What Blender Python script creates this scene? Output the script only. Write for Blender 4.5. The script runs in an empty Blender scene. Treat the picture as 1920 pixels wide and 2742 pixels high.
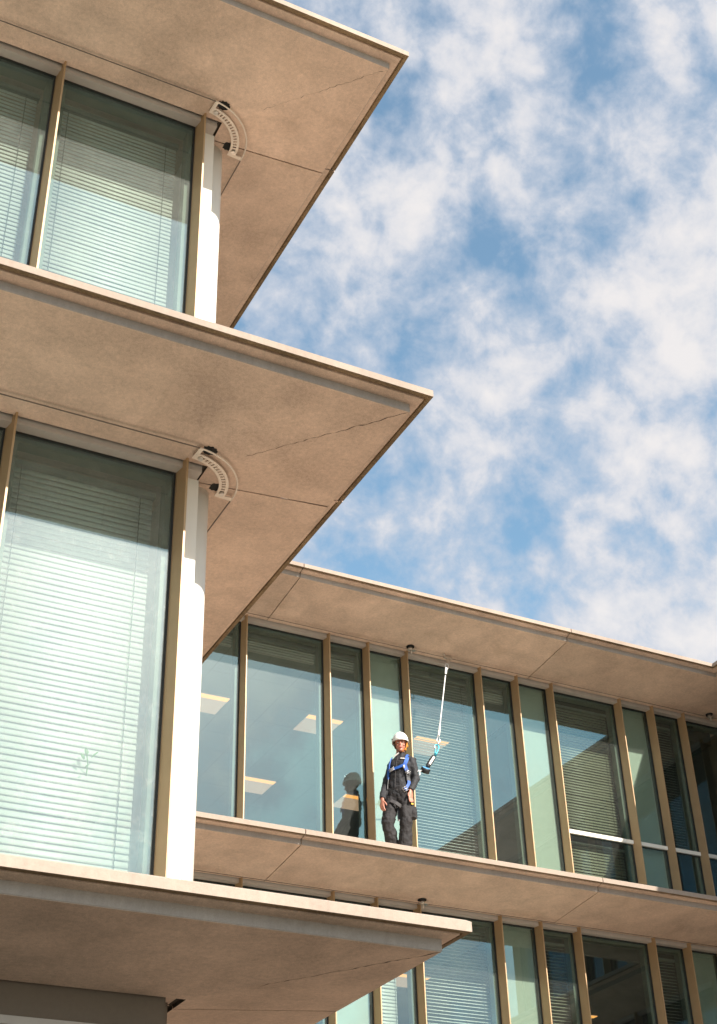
import bpy, bmesh, math, random
from mathutils import Vector, Matrix
random.seed(7)
scene = bpy.context.scene
COL = scene.collection
S = 0.635            # metres per survey unit
GZ = 1.6             # eye height above the ground

def P(x, y, z):
    return Vector((x * S, y * S, z * S + GZ))

# ------------------------------------------------------------------ camera
cam_d = bpy.data.cameras.new('camera')
cam = bpy.data.objects.new('camera', cam_d)
COL.objects.link(cam)
yaw, pitch, roll = math.radians(28.075), math.radians(34.161), math.radians(-1.842)
c_, s_ = math.cos, math.sin
Rz = Matrix(((c_(yaw), -s_(yaw), 0), (s_(yaw), c_(yaw), 0), (0, 0, 1)))
Bm = Matrix(((1, 0, 0), (0, 0, -1), (0, 1, 0)))
Rx = Matrix(((1, 0, 0), (0, c_(pitch), s_(pitch)), (0, -s_(pitch), c_(pitch))))
Rr = Matrix(((c_(roll), -s_(roll), 0), (s_(roll), c_(roll), 0), (0, 0, 1)))
Rc = Rr @ Rx @ Bm @ Rz
Wm = Rc.transposed() @ Matrix(((1, 0, 0), (0, -1, 0), (0, 0, -1)))
cam.matrix_world = Matrix.Translation((0, 0, GZ)) @ Wm.to_4x4()
cam_d.sensor_fit = 'HORIZONTAL'
cam_d.sensor_width = 36
cam_d.lens = 36 * 3783.8 / 1920
cam_d.clip_start = 0.1
cam_d.clip_end = 4000
scene.camera = cam

# ------------------------------------------------------------------ exposure
vs = scene.view_settings
vs.view_transform = 'Standard'
vs.look = 'None'
vs.exposure = 1.22
vs.gamma = 1.0
vs.use_curve_mapping = False

# ------------------------------------------------------------------ sun
SUN = Vector((0.477, -1.508, 1.04)).normalized()
sl = bpy.data.lights.new('sun', 'SUN')
sl.energy = 4.0
sl.angle = math.radians(0.5)
sl.color = (1.0, 0.915, 0.81)
sun = bpy.data.objects.new('sun', sl)
sun.rotation_euler = SUN.to_track_quat('Z', 'Y').to_euler()
sun.location = (0, -20, 40)
COL.objects.link(sun)


# ------------------------------------------------------------------ node helper
class NT:
    def __init__(s, tree):
        s.t = tree
        tree.nodes.clear()

    def n(s, typ, ins=None, **props):
        nd = s.t.nodes.new(typ)
        for k, v in props.items():
            setattr(nd, k, v)
        for k, v in (ins or {}).items():
            sock = nd.inputs[k]
            if hasattr(v, 'is_output') or isinstance(v, bpy.types.NodeSocket):
                s.t.links.new(v, sock)
            elif isinstance(v, bpy.types.Node):
                s.t.links.new(v.outputs[0], sock)
            else:
                sock.default_value = v
        return nd

    def math(s, op, a, b=0.0, c=0.0, clamp=False):
        return s.n('ShaderNodeMath', {0: a, 1: b, 2: c}, operation=op, use_clamp=clamp).outputs[0]

    def mix(s, f, a, b, blend='MIX'):
        nd = s.n('ShaderNodeMix', data_type='RGBA', blend_type=blend)
        for idx, v in ((0, f), (6, a), (7, b)):
            if isinstance(v, bpy.types.NodeSocket):
                s.t.links.new(v, nd.inputs[idx])
            else:
                nd.inputs[idx].default_value = v
        return nd.outputs[2]

    def smooth(s, v, a, b, lo=0.0, hi=1.0):
        return s.n('ShaderNodeMapRange', {'Value': v, 'From Min': a, 'From Max': b, 'To Min': lo, 'To Max': hi},
                   interpolation_type='SMOOTHSTEP').outputs[0]

    def lin(s, v, a, b, lo=0.0, hi=1.0):
        return s.n('ShaderNodeMapRange', {'Value': v, 'From Min': a, 'From Max': b, 'To Min': lo, 'To Max': hi}).outputs[0]

    def noise(s, vec, scale, detail=4.0, rough=0.55, dist=0.0):
        return s.n('ShaderNodeTexNoise', {'Vector': vec, 'Scale': scale, 'Detail': detail, 'Roughness': rough,
                                          'Distortion': dist})


def rgb(r, g, b):
    return (r, g, b, 1.0)


# ------------------------------------------------------------------ world sky with broken altocumulus
world = bpy.data.worlds.new('World')
scene.world = world
world.use_nodes = True
w = NT(world.node_tree)
sky = w.n('ShaderNodeTexSky', sky_type='NISHITA')
sky.sun_disc = False
sky.sun_elevation = math.asin(SUN.z)
sky.sun_rotation = math.radians(162.4)
sky.altitude = 50
sky.air_density = 1.0
sky.dust_density = 0.6
sky.ozone_density = 1.0
tc = w.n('ShaderNodeTexCoord')
dirv = tc.outputs['Generated']
sep = w.n('ShaderNodeSeparateXYZ', {0: dirv})
nA = w.noise(dirv, 21.0, 11.0, 0.55, 0.25).outputs[0]
nB = w.noise(dirv, 8.0, 3.0, 0.5, 0.0).outputs[0]
nC = w.noise(dirv, 55.0, 7.0, 0.6, 0.2).outputs[0]
dens = w.math('ADD', w.math('MULTIPLY', nA, 0.58), w.math('ADD', w.math('MULTIPLY', nB, 0.20), w.math('MULTIPLY', nC, 0.22)))
# named openings (-) and banks (+) of the cloud deck: direction, width, weight
PATCH = [
    ((0.3122, 0.5218, 0.7939), 2.6, -.05), ((0.4246, 0.4805, 0.7674), 2.0, -.055), ((0.4995, 0.4436, 0.7441), 2.2, -.05),
    ((0.3338, 0.5586, 0.7593), 2.0, -.06), ((0.4054, 0.6206, 0.6712), 2.2, -.07), ((0.4339, 0.5745, 0.694), 1.6, -.06),
    ((0.4608, 0.5349, 0.7082), 1.8, -.05), ((0.4913, 0.6421, 0.5885), 1.8, -.06), ((0.5119, 0.608, 0.6068), 1.5, -.05),
    ((0.38, 0.7352, 0.5613), 2.2, -.06), ((0.4318, 0.7275, 0.5332), 2.0, -.06), ((0.4943, 0.6701, 0.5537), 1.8, -.08),
    ((0.3321, 0.6844, 0.649), 2.0, -.06), ((0.4265, 0.4426, 0.7888), 1.6, -.06),
    ((0.5237, 0.5716, 0.6317), 3.4, .045), ((0.5678, 0.608, 0.555), 3.6, .06), ((0.5499, 0.6759, 0.4907), 3.0, .07),
    ((0.4299, 0.686, 0.587), 2.2, .09), ((0.3295, 0.6203, 0.7118), 2.6, .05), ((0.4585, 0.5056, 0.7308), 2.4, .07),
    ((0.3561, 0.4901, 0.7956), 2.4, .07), ((0.4759, 0.4204, 0.7725), 2.6, .07), ((0.3663, 0.5763, 0.7306), 2.6, .05),
    ((0.4377, 0.6231, 0.6482), 1.8, .08), ((0.5289, 0.531, 0.662), 2.6, .05), ((0.4729, 0.6897, 0.5483), 1.6, .07),
    ((0.24, -0.82, 0.52), 8.0, .15), ((0.44, -0.81, 0.385), 4.6, -.22), ((0.56, -0.73, 0.39), 5.0, -.12), ((0.50, -0.82, 0.276), 3.5, .10), ((0.36, -0.80, 0.48), 2.5, .08),
]
for d, wd, amt in PATCH:
    d = Vector(d).normalized()
    k = 1.0 / (1 - math.cos(math.radians(wd)))
    dt = w.n('ShaderNodeVectorMath', {0: dirv, 1: d}, operation='DOT_PRODUCT').outputs['Value']
    g = w.math('EXPONENT', w.math('MULTIPLY', w.math('SUBTRACT', dt, 1.0), k))
    dens = w.math('ADD', dens, w.math('MULTIPLY', g, amt))
cover = w.smooth(dens, 0.345, 0.575, 0.08, 1.0)
thick = w.smooth(dens, 0.46, 0.68)
toSun = w.n('ShaderNodeVectorMath', {0: dirv, 1: SUN}, operation='DOT_PRODUCT').outputs['Value']
glare = w.math('POWER', w.math('MAXIMUM', toSun, 0.0), 6.0)
cl = w.mix(thick, rgb(0.265, 0.285, 0.325), rgb(0.395, 0.378, 0.372))
clb = w.n('ShaderNodeVectorMath', {0: cl, 'Scale': w.math('MULTIPLY_ADD', glare, 1.6, 1.0)}, operation='SCALE')
tint = w.mix(1.0, sky.outputs[0], rgb(0.90, 1.10, 1.0), 'MULTIPLY')
bg_sky = w.n('ShaderNodeBackground', {'Color': tint, 'Strength': 0.105})
bg_cl = w.n('ShaderNodeBackground', {'Color': clb.outputs[0], 'Strength': 1.0})
mixs = w.n('ShaderNodeMixShader', {0: w.math('MULTIPLY', cover, 0.94), 1: bg_sky.outputs[0], 2: bg_cl.outputs[0]})
w.n('ShaderNodeOutputWorld', {0: mixs.outputs[0]})


# ------------------------------------------------------------------ materials
def new_mat(name):
    m = bpy.data.materials.new(name)
    m.use_nodes = True
    t = NT(m.node_tree)
    return m, t


def pbsdf(t, **ins):
    b = t.n('ShaderNodeBsdfPrincipled', {k: v for k, v in ins.items()})
    t.n('ShaderNodeOutputMaterial', {0: b.outputs[0]})
    return b


def concrete(name, base, var=0.16, stain=0.18, rough=0.85, stretch=(1, 1, 1), streak=0.0):
    m, t = new_mat(name)
    co = t.n('ShaderNodeTexCoord').outputs['Object']
    mp = t.n('ShaderNodeMapping', {'Vector': co, 'Scale': stretch}).outputs[0]
    big = t.noise(mp, 0.55, 5, 0.6, 0.6).outputs[0]
    mid = t.noise(mp, 2.6, 6, 0.62, 0.4).outputs[0]
    fine = t.noise(mp, 34, 5, 0.7).outputs[0]
    grit = t.noise(mp, 170, 2, 0.6).outputs[0]
    v = t.math('ADD', t.math('MULTIPLY', t.lin(big, 0.3, 0.7, -1, 1), var * 0.55),
               t.math('MULTIPLY', t.lin(mid, 0.3, 0.7, -1, 1), var * 0.5))
    v = t.math('ADD', v, t.math('MULTIPLY', t.lin(fine, 0.3, 0.7, -1, 1), var * 0.42))
    v = t.math('ADD', v, t.math('MULTIPLY', t.lin(grit, 0.3, 0.7, -1, 1), var * 0.45))
    if streak:
        sm = t.n('ShaderNodeMapping', {'Vector': co, 'Scale': (26, 26, 1.2)}).outputs[0]
        sn = t.noise(sm, 1.0, 4, 0.6).outputs[0]
        v = t.math('ADD', v, t.math('MULTIPLY', t.lin(sn, 0.3, 0.7, -1, 1), streak))
    b = rgb(*base)
    hs = t.n('ShaderNodeVectorMath', {0: base, 'Scale': t.math('ADD', v, 1.0)}, operation='SCALE').outputs[0]
    sp = t.smooth(t.noise(mp, 1.3, 8, 0.68, 0.8).outputs[0], 0.56, 0.72)
    col = t.mix(t.math('MULTIPLY', sp, stain), hs, rgb(base[0] * 0.62, base[1] * 0.58, base[2] * 0.50))
    # tide marks of dried water and a slightly different tone for every cast piece
    tm = t.noise(mp, 0.9, 5, 0.6, 0.9).outputs[0]
    band = t.smooth(t.math('ABSOLUTE', t.math('SUBTRACT', tm, 0.47)), 0.0, 0.022, 1.0, 0.0)
    col = t.mix(t.math('MULTIPLY', band, stain * 0.28), col, rgb(base[0] * 0.66, base[1] * 0.62, base[2] * 0.56))
    oi = t.n('ShaderNodeObjectInfo').outputs['Random']
    col = t.n('ShaderNodeVectorMath', {0: col, 'Scale': t.lin(oi, 0, 1, 0.95, 1.05)}, operation='SCALE').outputs[0]
    # small dark pits and pin holes
    vo = t.n('ShaderNodeTexVoronoi', {'Vector': mp, 'Scale': 9.0, 'Randomness': 1.0})
    pit = t.smooth(vo.outputs['Distance'], 0.012, 0.035, 1.0, 0.0)
    col = t.mix(t.math('MULTIPLY', pit, 0.55), col, rgb(base[0] * 0.4, base[1] * 0.36, base[2] * 0.32))
    hgt = t.math('ADD', t.math('MULTIPLY', fine, 0.6), t.math('MULTIPLY', grit, 0.5))
    bp = t.n('ShaderNodeBump', {'Strength': 0.25, 'Distance': 0.004, 'Height': hgt})
    pbsdf(t, **{'Base Color': col, 'Roughness': rough, 'Normal': bp.outputs[0], 'Specular IOR Level': 0.25})
    return m


def simple(name, col, rough=0.5, metal=0.0, var=0.06, scale=12.0, spec=0.5, bump=0.0, bscale=60.0):
    m, t = new_mat(name)
    co = t.n('ShaderNodeTexCoord').outputs['Object']
    nz = t.noise(co, scale, 4, 0.6).outputs[0]
    f = t.lin(nz, 0.3, 0.7, 1 - var, 1 + var)
    c = t.n('ShaderNodeVectorMath', {0: col, 'Scale': f}, operation='SCALE').outputs[0]
    ins = {'Base Color': c, 'Roughness': rough, 'Metallic': metal, 'Specular IOR Level': spec}
    if bump:
        b = t.n('ShaderNodeBump', {'Strength': bump, 'Distance': 0.01, 'Height': t.noise(co, bscale, 4, 0.6).outputs[0]})
        ins['Normal'] = b.outputs[0]
    pbsdf(t, **ins)
    return m


M = {}
M['concrete'] = concrete('concrete', (0.61, 0.472, 0.384), stretch=(1, 1, 1), var=0.30, stain=0.42)
M['fascia'] = concrete('concrete_fascia', (0.335, 0.268, 0.22), var=0.16, stain=0.12, streak=0.05)
M['screed'] = concrete('pale_screed', (0.78, 0.63, 0.50), var=0.10, stain=0.10)
M['strip'] = concrete('concrete_step', (0.335, 0.29, 0.255), var=0.14, stain=0.2, streak=0.06)
M['lip'] = concrete('concrete_drip', (0.21, 0.15, 0.09), var=0.6, stain=0.6)
M['joint'] = simple('joint_mastic', (0.06, 0.048, 0.036), 0.9)
M['beam'] = concrete('painted_render', (0.20, 0.165, 0.135), var=0.08, stain=0.06)
M['white'] = simple('white_paint', (0.76, 0.73, 0.67), 0.45, var=0.03, scale=3.0)
M['bronze'] = simple('bronze_anodised', (0.43, 0.29, 0.16), 0.5, 0.2, var=0.05, scale=5.0)
M['head'] = simple('grey_aluminium', (0.50, 0.46, 0.43), 0.5, 0.1, var=0.05)
M['gasket'] = simple('black_gasket', (0.012, 0.014, 0.013), 0.6)
M['inner'] = simple('inner_frame', (0.15, 0.18, 0.14), 0.5)
M['panel'] = simple('mint_panel', (0.56, 0.60, 0.535), 0.55, var=0.03, scale=2.0)
M['slat'] = simple('blind_slat', (0.79, 0.765, 0.735), 0.4, var=0.03)
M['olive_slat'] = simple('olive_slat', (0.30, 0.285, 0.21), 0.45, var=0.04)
M['cord'] = simple('cord', (0.06, 0.065, 0.06), 0.8)
M['rail'] = simple('blind_rail', (0.22, 0.23, 0.20), 0.5)
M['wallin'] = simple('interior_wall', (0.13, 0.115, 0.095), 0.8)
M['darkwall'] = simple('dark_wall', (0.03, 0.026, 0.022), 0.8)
M['steel'] = simple('stainless', (0.62, 0.58, 0.54), 0.3, 0.9, var=0.05)
M['plate'] = simple('galvanised', (0.74, 0.66, 0.58), 0.45, 0.15, var=0.06, scale=25)
M['cable'] = simple('steel_cable', (0.16, 0.13, 0.11), 0.5, 0.3)
M['hole_dark'] = simple('hole_black', (0.012, 0.012, 0.012), 0.8)
M['leaf'] = simple('leaf', (0.16, 0.30, 0.10), 0.45, var=0.3, scale=20)


def ceiling_mat():
    m, t = new_mat('ceiling_tiles')
    co = t.n('ShaderNodeTexCoord').outputs['Object']
    sp = t.n('ShaderNodeSeparateXYZ', {0: co})
    ls = []
    for i in (0, 1):
        fr = t.math('FRACT', t.math('DIVIDE', sp.outputs[i], 0.6))
        d = t.math('ABSOLUTE', t.math('SUBTRACT', fr, 0.5))
        ls.append(t.math('GREATER_THAN', d, 0.486))
    line = t.math('MAXIMUM', ls[0], ls[1])
    nz = t.noise(co, 60, 3, 0.6).outputs[0]
    base = t.mix(t.lin(nz, 0.35, 0.65, 0, 1), rgb(0.38, 0.44, 0.44), rgb(0.45, 0.51, 0.50))
    col = t.mix(t.math('MULTIPLY', line, 0.30), base, rgb(0.2, 0.2, 0.19))
    pbsdf(t, **{'Base Color': col, 'Roughness': 0.85})
    return m


M['ceiling'] = ceiling_mat()


def glass_mat(name, dirt=1.0):
    m, t = new_mat(name)
    co = t.n('ShaderNodeTexCoord').outputs['Object']
    tr = t.n('ShaderNodeBsdfTransparent', {'Color': rgb(0.745, 0.795, 0.763)})
    # very slight waviness of float glass
    bp = t.n('ShaderNodeBump', {'Strength': 0.012, 'Distance': 0.02, 'Height': t.noise(co, 1.6, 2, 0.5).outputs[0]})
    gl = t.n('ShaderNodeBsdfGlossy', {'Color': rgb(0.64, 0.92, 1.0), 'Roughness': 0.0, 'Normal': bp.outputs[0]})
    gh = t.n('ShaderNodeBsdfGlossy', {'Color': rgb(0.9, 0.95, 0.95), 'Roughness': 0.36})
    gl = t.n('ShaderNodeMixShader', {0: 0.04, 1: gl.outputs[0], 2: gh.outputs[0]})
    inc = t.n('ShaderNodeLayerWeight', {'Blend': 0.5}).outputs['Facing']
    bf = t.n('ShaderNodeNewGeometry').outputs['Backfacing']
    r0 = t.math('MULTIPLY_ADD', bf, -0.06, 0.115)
    fac = t.math('ADD', r0, t.math('MULTIPLY', t.math('POWER', inc, 4.0), 0.75))
    a = t.n('ShaderNodeMixShader', {0: fac, 1: tr.outputs[0], 2: gl.outputs[0]})
    # dust and dried runs on the outside
    du = t.noise(co, 5.0, 8, 0.75, 0.5).outputs[0]
    sm = t.n('ShaderNodeMapping', {'Vector': co, 'Scale': (40, 40, 1.5)}).outputs[0]
    run = t.noise(sm, 1.0, 6, 0.7).outputs[0]
    spk = t.smooth(t.noise(co, 90, 3, 0.6).outputs[0], 0.66, 0.78)
    fine = t.smooth(t.noise(co, 38, 8, 0.8).outputs[0], 0.45, 0.7)
    dust = t.math('ADD', t.math('MULTIPLY', t.math('MULTIPLY', t.smooth(du, 0.40, 0.75), fine), 0.045),
                  t.math('ADD', t.math('MULTIPLY', t.smooth(run, 0.55, 0.8), 0.02), t.math('MULTIPLY', spk, 0.04)))
    dust = t.math('MULTIPLY', t.math('ADD', dust, 0.007), dirt)
    dd = t.n('ShaderNodeBsdfDiffuse', {'Color': rgb(0.7, 0.7, 0.66)})
    b = t.n('ShaderNodeMixShader', {0: dust, 1: a.outputs[0], 2: dd.outputs[0]})
    t.n('ShaderNodeOutputMaterial', {0: b.outputs[0]})
    return m


M['glass'] = glass_mat('tinted_glass')
M['streaky_glass'] = glass_mat('streaky_glass', 2.5)
M['dirty_glass'] = glass_mat('dusty_glass', 6.0)


def lamp_mat(name, col, strength):
    m, t = new_mat(name)
    e = t.n('ShaderNodeEmission', {'Color': rgb(*col), 'Strength': strength})
    t.n('ShaderNodeOutputMaterial', {0: e.outputs[0]})
    return m


M['lamp'] = lamp_mat('lamp_diffuser', (1.0, 0.62, 0.40), 0.30)
M['lamp_edge'] = lamp_mat('lamp_reflector', (1.0, 0.42, 0.10), 0.95)


def paving_mat():
    m, t = new_mat('paving')
    co = t.n('ShaderNodeTexCoord').outputs['Object']
    br = t.n('ShaderNodeTexBrick', {'Vector': co, 'Scale': 1.6, 'Mortar Size': 0.012, 'Color1': rgb(0.40, 0.31, 0.235),
                                    'Color2': rgb(0.36, 0.28, 0.21), 'Mortar': rgb(0.22, 0.18, 0.15)})
    nz = t.noise(co, 3, 6, 0.6).outputs[0]
    col = t.mix(t.lin(nz, 0.3, 0.7, 0, 0.35), br.outputs[0], rgb(0.32, 0.25, 0.19))
    pbsdf(t, **{'Base Color': col, 'Roughness': 0.85})
    return m


M['paving'] = paving_mat()


# ------------------------------------------------------------------ mesh helpers
class MB:
    """collects shapes given in survey units (or metres when raw=True)"""

    def __init__(s, raw=False):
        s.v, s.f, s.m, s.raw = [], [], [], raw
        s.sm = []

    def add(s, verts, faces, mat=0, smooth=False):
        o = len(s.v)
        s.v += [Vector(v) for v in verts]
        for f in faces:
            s.f.append([i + o for i in f])
            s.m.append(mat)
            s.sm.append(smooth)

    def box(s, a, b, mat=0, fr=None):
        (x0, y0, z0), (x1, y1, z1) = a, b
        vs_ = [(x0, y0, z0), (x1, y0, z0), (x1, y1, z0), (x0, y1, z0), (x0, y0, z1), (x1, y0, z1), (x1, y1, z1), (x0, y1, z1)]
        if fr:
            vs_ = [fr(*v) for v in vs_]
        s.add(vs_, [(0, 3, 2, 1), (4, 5, 6, 7), (0, 1, 5, 4), (1, 2, 6, 5), (2, 3, 7, 6), (3, 0, 4, 7)], mat)

    def tube(s, pts, r, n=8, mat=0, caps=True, smooth=True, ell=None, up=None):
        """r: number or list; ell: list of (rx, ry) with up giving the rx axis"""
        pts = [Vector(p) for p in pts]
        N = len(pts)
        rs = r if isinstance(r, (list, tuple)) else [r] * N
        base = len(s.v)
        ref = None
        for i, p in enumerate(pts):
            t_ = (pts[min(i + 1, N - 1)] - pts[max(i - 1, 0)]).normalized()
            if up is not None:
                a = Vector(up)
                a = (a - t_ * a.dot(t_)).normalized()
            else:
                if ref is None:
                    ref = Vector((0, 0, 1)) if abs(t_.z) < 0.9 else Vector((1, 0, 0))
                a = (ref - t_ * ref.dot(t_)).normalized()
                ref = a
            b = t_.cross(a)
            for k in range(n):
                th = 2 * math.pi * k / n
                rx, ry = (ell[i] if ell else (rs[i], rs[i]))
                s.v.append(p + a * (math.cos(th) * rx) + b * (math.sin(th) * ry))
        for i in range(N - 1):
            for k in range(n):
                k2 = (k + 1) % n
                s.f.append([base + i * n + k, base + i * n + k2, base + (i + 1) * n + k2, base + (i + 1) * n + k])
                s.m.append(mat)
                s.sm.append(smooth)
        if caps:
            s.f.append([base + k for k in range(n)][::-1])
            s.f.append([base + (N - 1) * n + k for k in range(n)])
            s.m += [mat, mat]
            s.sm += [False, False]

    def ball(s, c, r, n=14, mat=0, mtx=None):
        c = Vector(c)
        rx, ry, rz = r if isinstance(r, (list, tuple)) else (r, r, r)
        rings = n // 2
        vv = []
        for i in range(rings + 1):
            ph = math.pi * i / rings
            for k in range(n):
                th = 2 * math.pi * k / n
                q = Vector((rx * math.sin(ph) * math.cos(th), ry * math.sin(ph) * math.sin(th), rz * math.cos(ph)))
                if mtx:
                    q = mtx @ q
                vv.append(c + q)
        ff = []
        for i in range(rings):
            for k in range(n):
                k2 = (k + 1) % n
                ff.append((i * n + k, (i + 1) * n + k, (i + 1) * n + k2, i * n + k2))
        s.add(vv, ff, mat, True)

    def sweep(s, rings, mats, close=True, caps=True, capmat=0):
        """rings: list of rings of equal length; mats per profile edge"""
        n = len(rings[0])
        base = len(s.v)
        for r in rings:
            s.v += [Vector(p) for p in r]
        for i in range(len(rings) - 1):
            for k in range(n if close else n - 1):
                k2 = (k + 1) % n
                s.f.append([base + i * n + k, base + i * n + k2, base + (i + 1) * n + k2, base + (i + 1) * n + k])
                s.m.append(mats[k])
                s.sm.append(False)
        if caps:
            s.f.append([base + k for k in range(n)])
            s.f.append([base + (len(rings) - 1) * n + k for k in range(n)][::-1])
            s.m += [capmat, capmat]
            s.sm += [False, False]

    def build(s, name, mats, parent=None, org=None):
        me = bpy.data.meshes.new(name)
        vs_ = [v if s.raw else P(*v) for v in s.v]
        o = Vector(org) if org is not None else (world_loc(parent) if parent else Vector((0, 0, 0)))
        bm = bmesh.new()
        bv = [bm.verts.new(v - o) for v in vs_]
        for f, mi, sm in zip(s.f, s.m, s.sm):
            try:
                fc = bm.faces.new([bv[i] for i in f])
                fc.material_index = mi
                fc.smooth = sm
            except ValueError:
                pass
        bmesh.ops.remove_doubles(bm, verts=bm.verts, dist=1e-5)
        bmesh.ops.recalc_face_normals(bm, faces=bm.faces)
        bm.to_mesh(me)
        bm.free()
        for m in (mats if isinstance(mats, (list, tuple)) else [mats]):
            me.materials.append(m)
        ob = bpy.data.objects.new(name, me)
        COL.objects.link(ob)
        if parent:
            ob.parent = parent
            ob.location = o - world_loc(parent)
        else:
            ob.location = o
        return ob


def world_loc(o):
    v = Vector((0, 0, 0))
    while o:
        v += o.location
        o = o.parent
    return v


def empty(name, loc, label=None, cat=None, group=None):
    o = bpy.data.objects.new(name, None)
    o.empty_display_size = 0.2
    o.location = loc
    COL.objects.link(o)
    tag(o, label, cat, group)
    return o


def tag(o, label=None, cat=None, group=None, kind=None):
    if label:
        o['label'] = label
    if cat:
        o['category'] = cat
    if group:
        o['group'] = group
    if kind:
        o['kind'] = kind
    return o


# ------------------------------------------------------------------ ground
g = MB(raw=True)
g.add([(-700, -700, 0), (700, -700, 0), (700, 700, 0), (-700, 700, 0)], [(0, 1, 2, 3)])
M['grass'] = simple('lawn', (0.105, 0.09, 0.05), 0.95, var=0.35, scale=1.5)
tag(g.build('ground', M['grass']), kind='structure')
g = MB(raw=True)
g.add([(-16, -13, 0.004), (26, -13, 0.004), (26, 14, 0.004), (-16, 14, 0.004)], [(0, 1, 2, 3)])
tag(g.build('pavement', M['paving']), kind='structure')

g = MB(raw=True)
g.box((-18, -5.5, -0.02), (9.0, 7.6, 0.05))  # unseen dark sheet, added to cut ground bounce onto the lowest soffit
M['absorber'] = simple('dark_absorber', (0.045, 0.042, 0.030), 0.95, var=0.4, scale=4)
tag(g.build('bounce_absorber', M['absorber']), kind='structure')

# ------------------------------------------------------------------ building
X0, Y0, YB, XR = 6.285, 10.0, 21.8, 20.72     # slab edges of the near wing, the middle wing and the right wing
L = [3.707, 9.443, 15.06]                     # undersides of the slab fascias
TOP = 0.11
bld = empty('office_building', P(8, 21.8, -GZ / S),
            'U-shaped office building with cantilevered beige concrete floor slabs, bronze fins and green glass', 'building')

VIN = 6.0
PROF = [(VIN, TOP), (0.035, TOP), (0.0, TOP - 0.022), (0.0, 0.004), (0.006, 0.0), (0.052, -0.002), (0.056, 0.016), (0.074, 0.016),
        (0.078, -0.008), (0.190, -0.026), (0.190, -0.124), (0.197, -0.132), (1.83, -0.270), (1.83, -0.235), (1.875, -0.235), (VIN, -0.24)]
# materials per profile edge: 0 soffit, 1 fascia, 2 drip lip, 3 step
PM = [5, 1, 1, 2, 2, 2, 2, 0, 0, 3, 3, 0, 4, 4, 0, 0]


def locate(path, i, o):
    """point on the slab outline path, offset o inwards (mitred at corners)"""
    x, y, dx, dy = path[i]
    return x + dx * o, y + dy * o


G = 0.010


def slab(zb, path, name='floor_slab'):
    mb = MB()
    rings = []
    for i in range(len(path)):
        ring = []
        for o, z in PROF:
            x, y = locate(path, i, o)
            ring.append((x, y, zb + z))
        rings.append(ring)
    mb.sweep(rings, PM, close=True, caps=True, capmat=0)
    return mb.build(name, [M['concrete'], M['fascia'], M['lip'], M['strip'], M['joint'], M['screed']], bld)


def seal(zb, path):
    mb = MB()
    ins = [(VIN - .1, TOP - .03), (0.03, TOP - .03), (0.016, 0.05), (0.016, 0.012), (0.19, 0.0), (0.205, -0.10), (1.82, -0.245), (VIN - .1, -.2)]
    rings = []
    for i in range(len(path)):
        rings.append([(locate(path, i, o)[0], locate(path, i, o)[1], zb + z) for o, z in ins])
    mb.sweep(rings, [0] * len(ins))
    return mb.build('joint_seal', M['joint'], bld)


JY = 12.16
JX = (10.35, 16.81)
for zb in L:
    slab(zb, [(-6, Y0, 0, 1), (X0, Y0, -1, 1), (X0, JY - G, -1, 0)] if False else [(-6, Y0, 0, 1), (X0, Y0, -1, 1), (X0, VIN + Y0 + .01, -1, 0)]) if False else None
    # near wing: front run, corner, then the return up to the joint line
    # (the return piece is only as deep as the run, so it is swept separately)
    p1 = [(-6, Y0, 0, 1), (X0, Y0, -1, 1)]
    mb = MB()
    rings = []
    for i in range(2):
        rings.append([(locate(p1, i, o)[0], locate(p1, i, o)[1], zb + z) for o, z in PROF])
    # end of the return: at the joint line for the outer part, along the mitre for the inner part
    ring = []
    for o, z in PROF:
        ring.append((X0 - o, max(JY - G, Y0 + o), zb + z))
    rings.append(ring)
    mb.sweep(rings, PM)
    mb.build('floor_slab', [M['concrete'], M['fascia'], M['lip'], M['strip'], M['joint'], M['screed']], bld)
    # return along the court, round the inner corner, to the first joint of the middle wing
    mb = MB()
    ring0 = []
    for o, z in PROF:
        ring0.append((X0 - o, max(JY + G, Y0 + o + 2 * G), zb + z))
    p2 = [(X0, YB, -1, 1), (JX[0] - G, YB, 0, 1)]
    rings = [ring0] + [[(locate(p2, i, o)[0], locate(p2, i, o)[1], zb + z) for o, z in PROF] for i in range(2)]
    mb.sweep(rings, PM)
    mb.build('floor_slab', [M['concrete'], M['fascia'], M['lip'], M['strip'], M['joint'], M['screed']], bld)
    slab(zb, [(JX[0] + G, YB, 0, 1), (JX[1] - G, YB, 0, 1)])
    slab(zb, [(JX[1] + G, YB, 0, 1), (XR, YB, 1, 1), (XR, 12.0, 1, 0)])
    for jx in JX:
        seal(zb, [(jx - 0.02, YB, 0, 1), (jx + 0.02, YB, 0, 1)])
    # seal on the return of the near wing (outer 2 units only)
    sm = MB()
    ins = [(2.0, TOP - .03), (0.03, TOP - .03), (0.016, 0.05), (0.016, 0.012), (0.19, 0.0), (0.205, -0.10), (1.82, -0.245), (2.0, -.2)]
    sm.sweep([[(X0 - o, yy, zb + z) for o, z in ins] for yy in (JY - .02, JY + .02)], [0] * len(ins))
    sm.build('joint_seal', M['joint'], bld)

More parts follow.
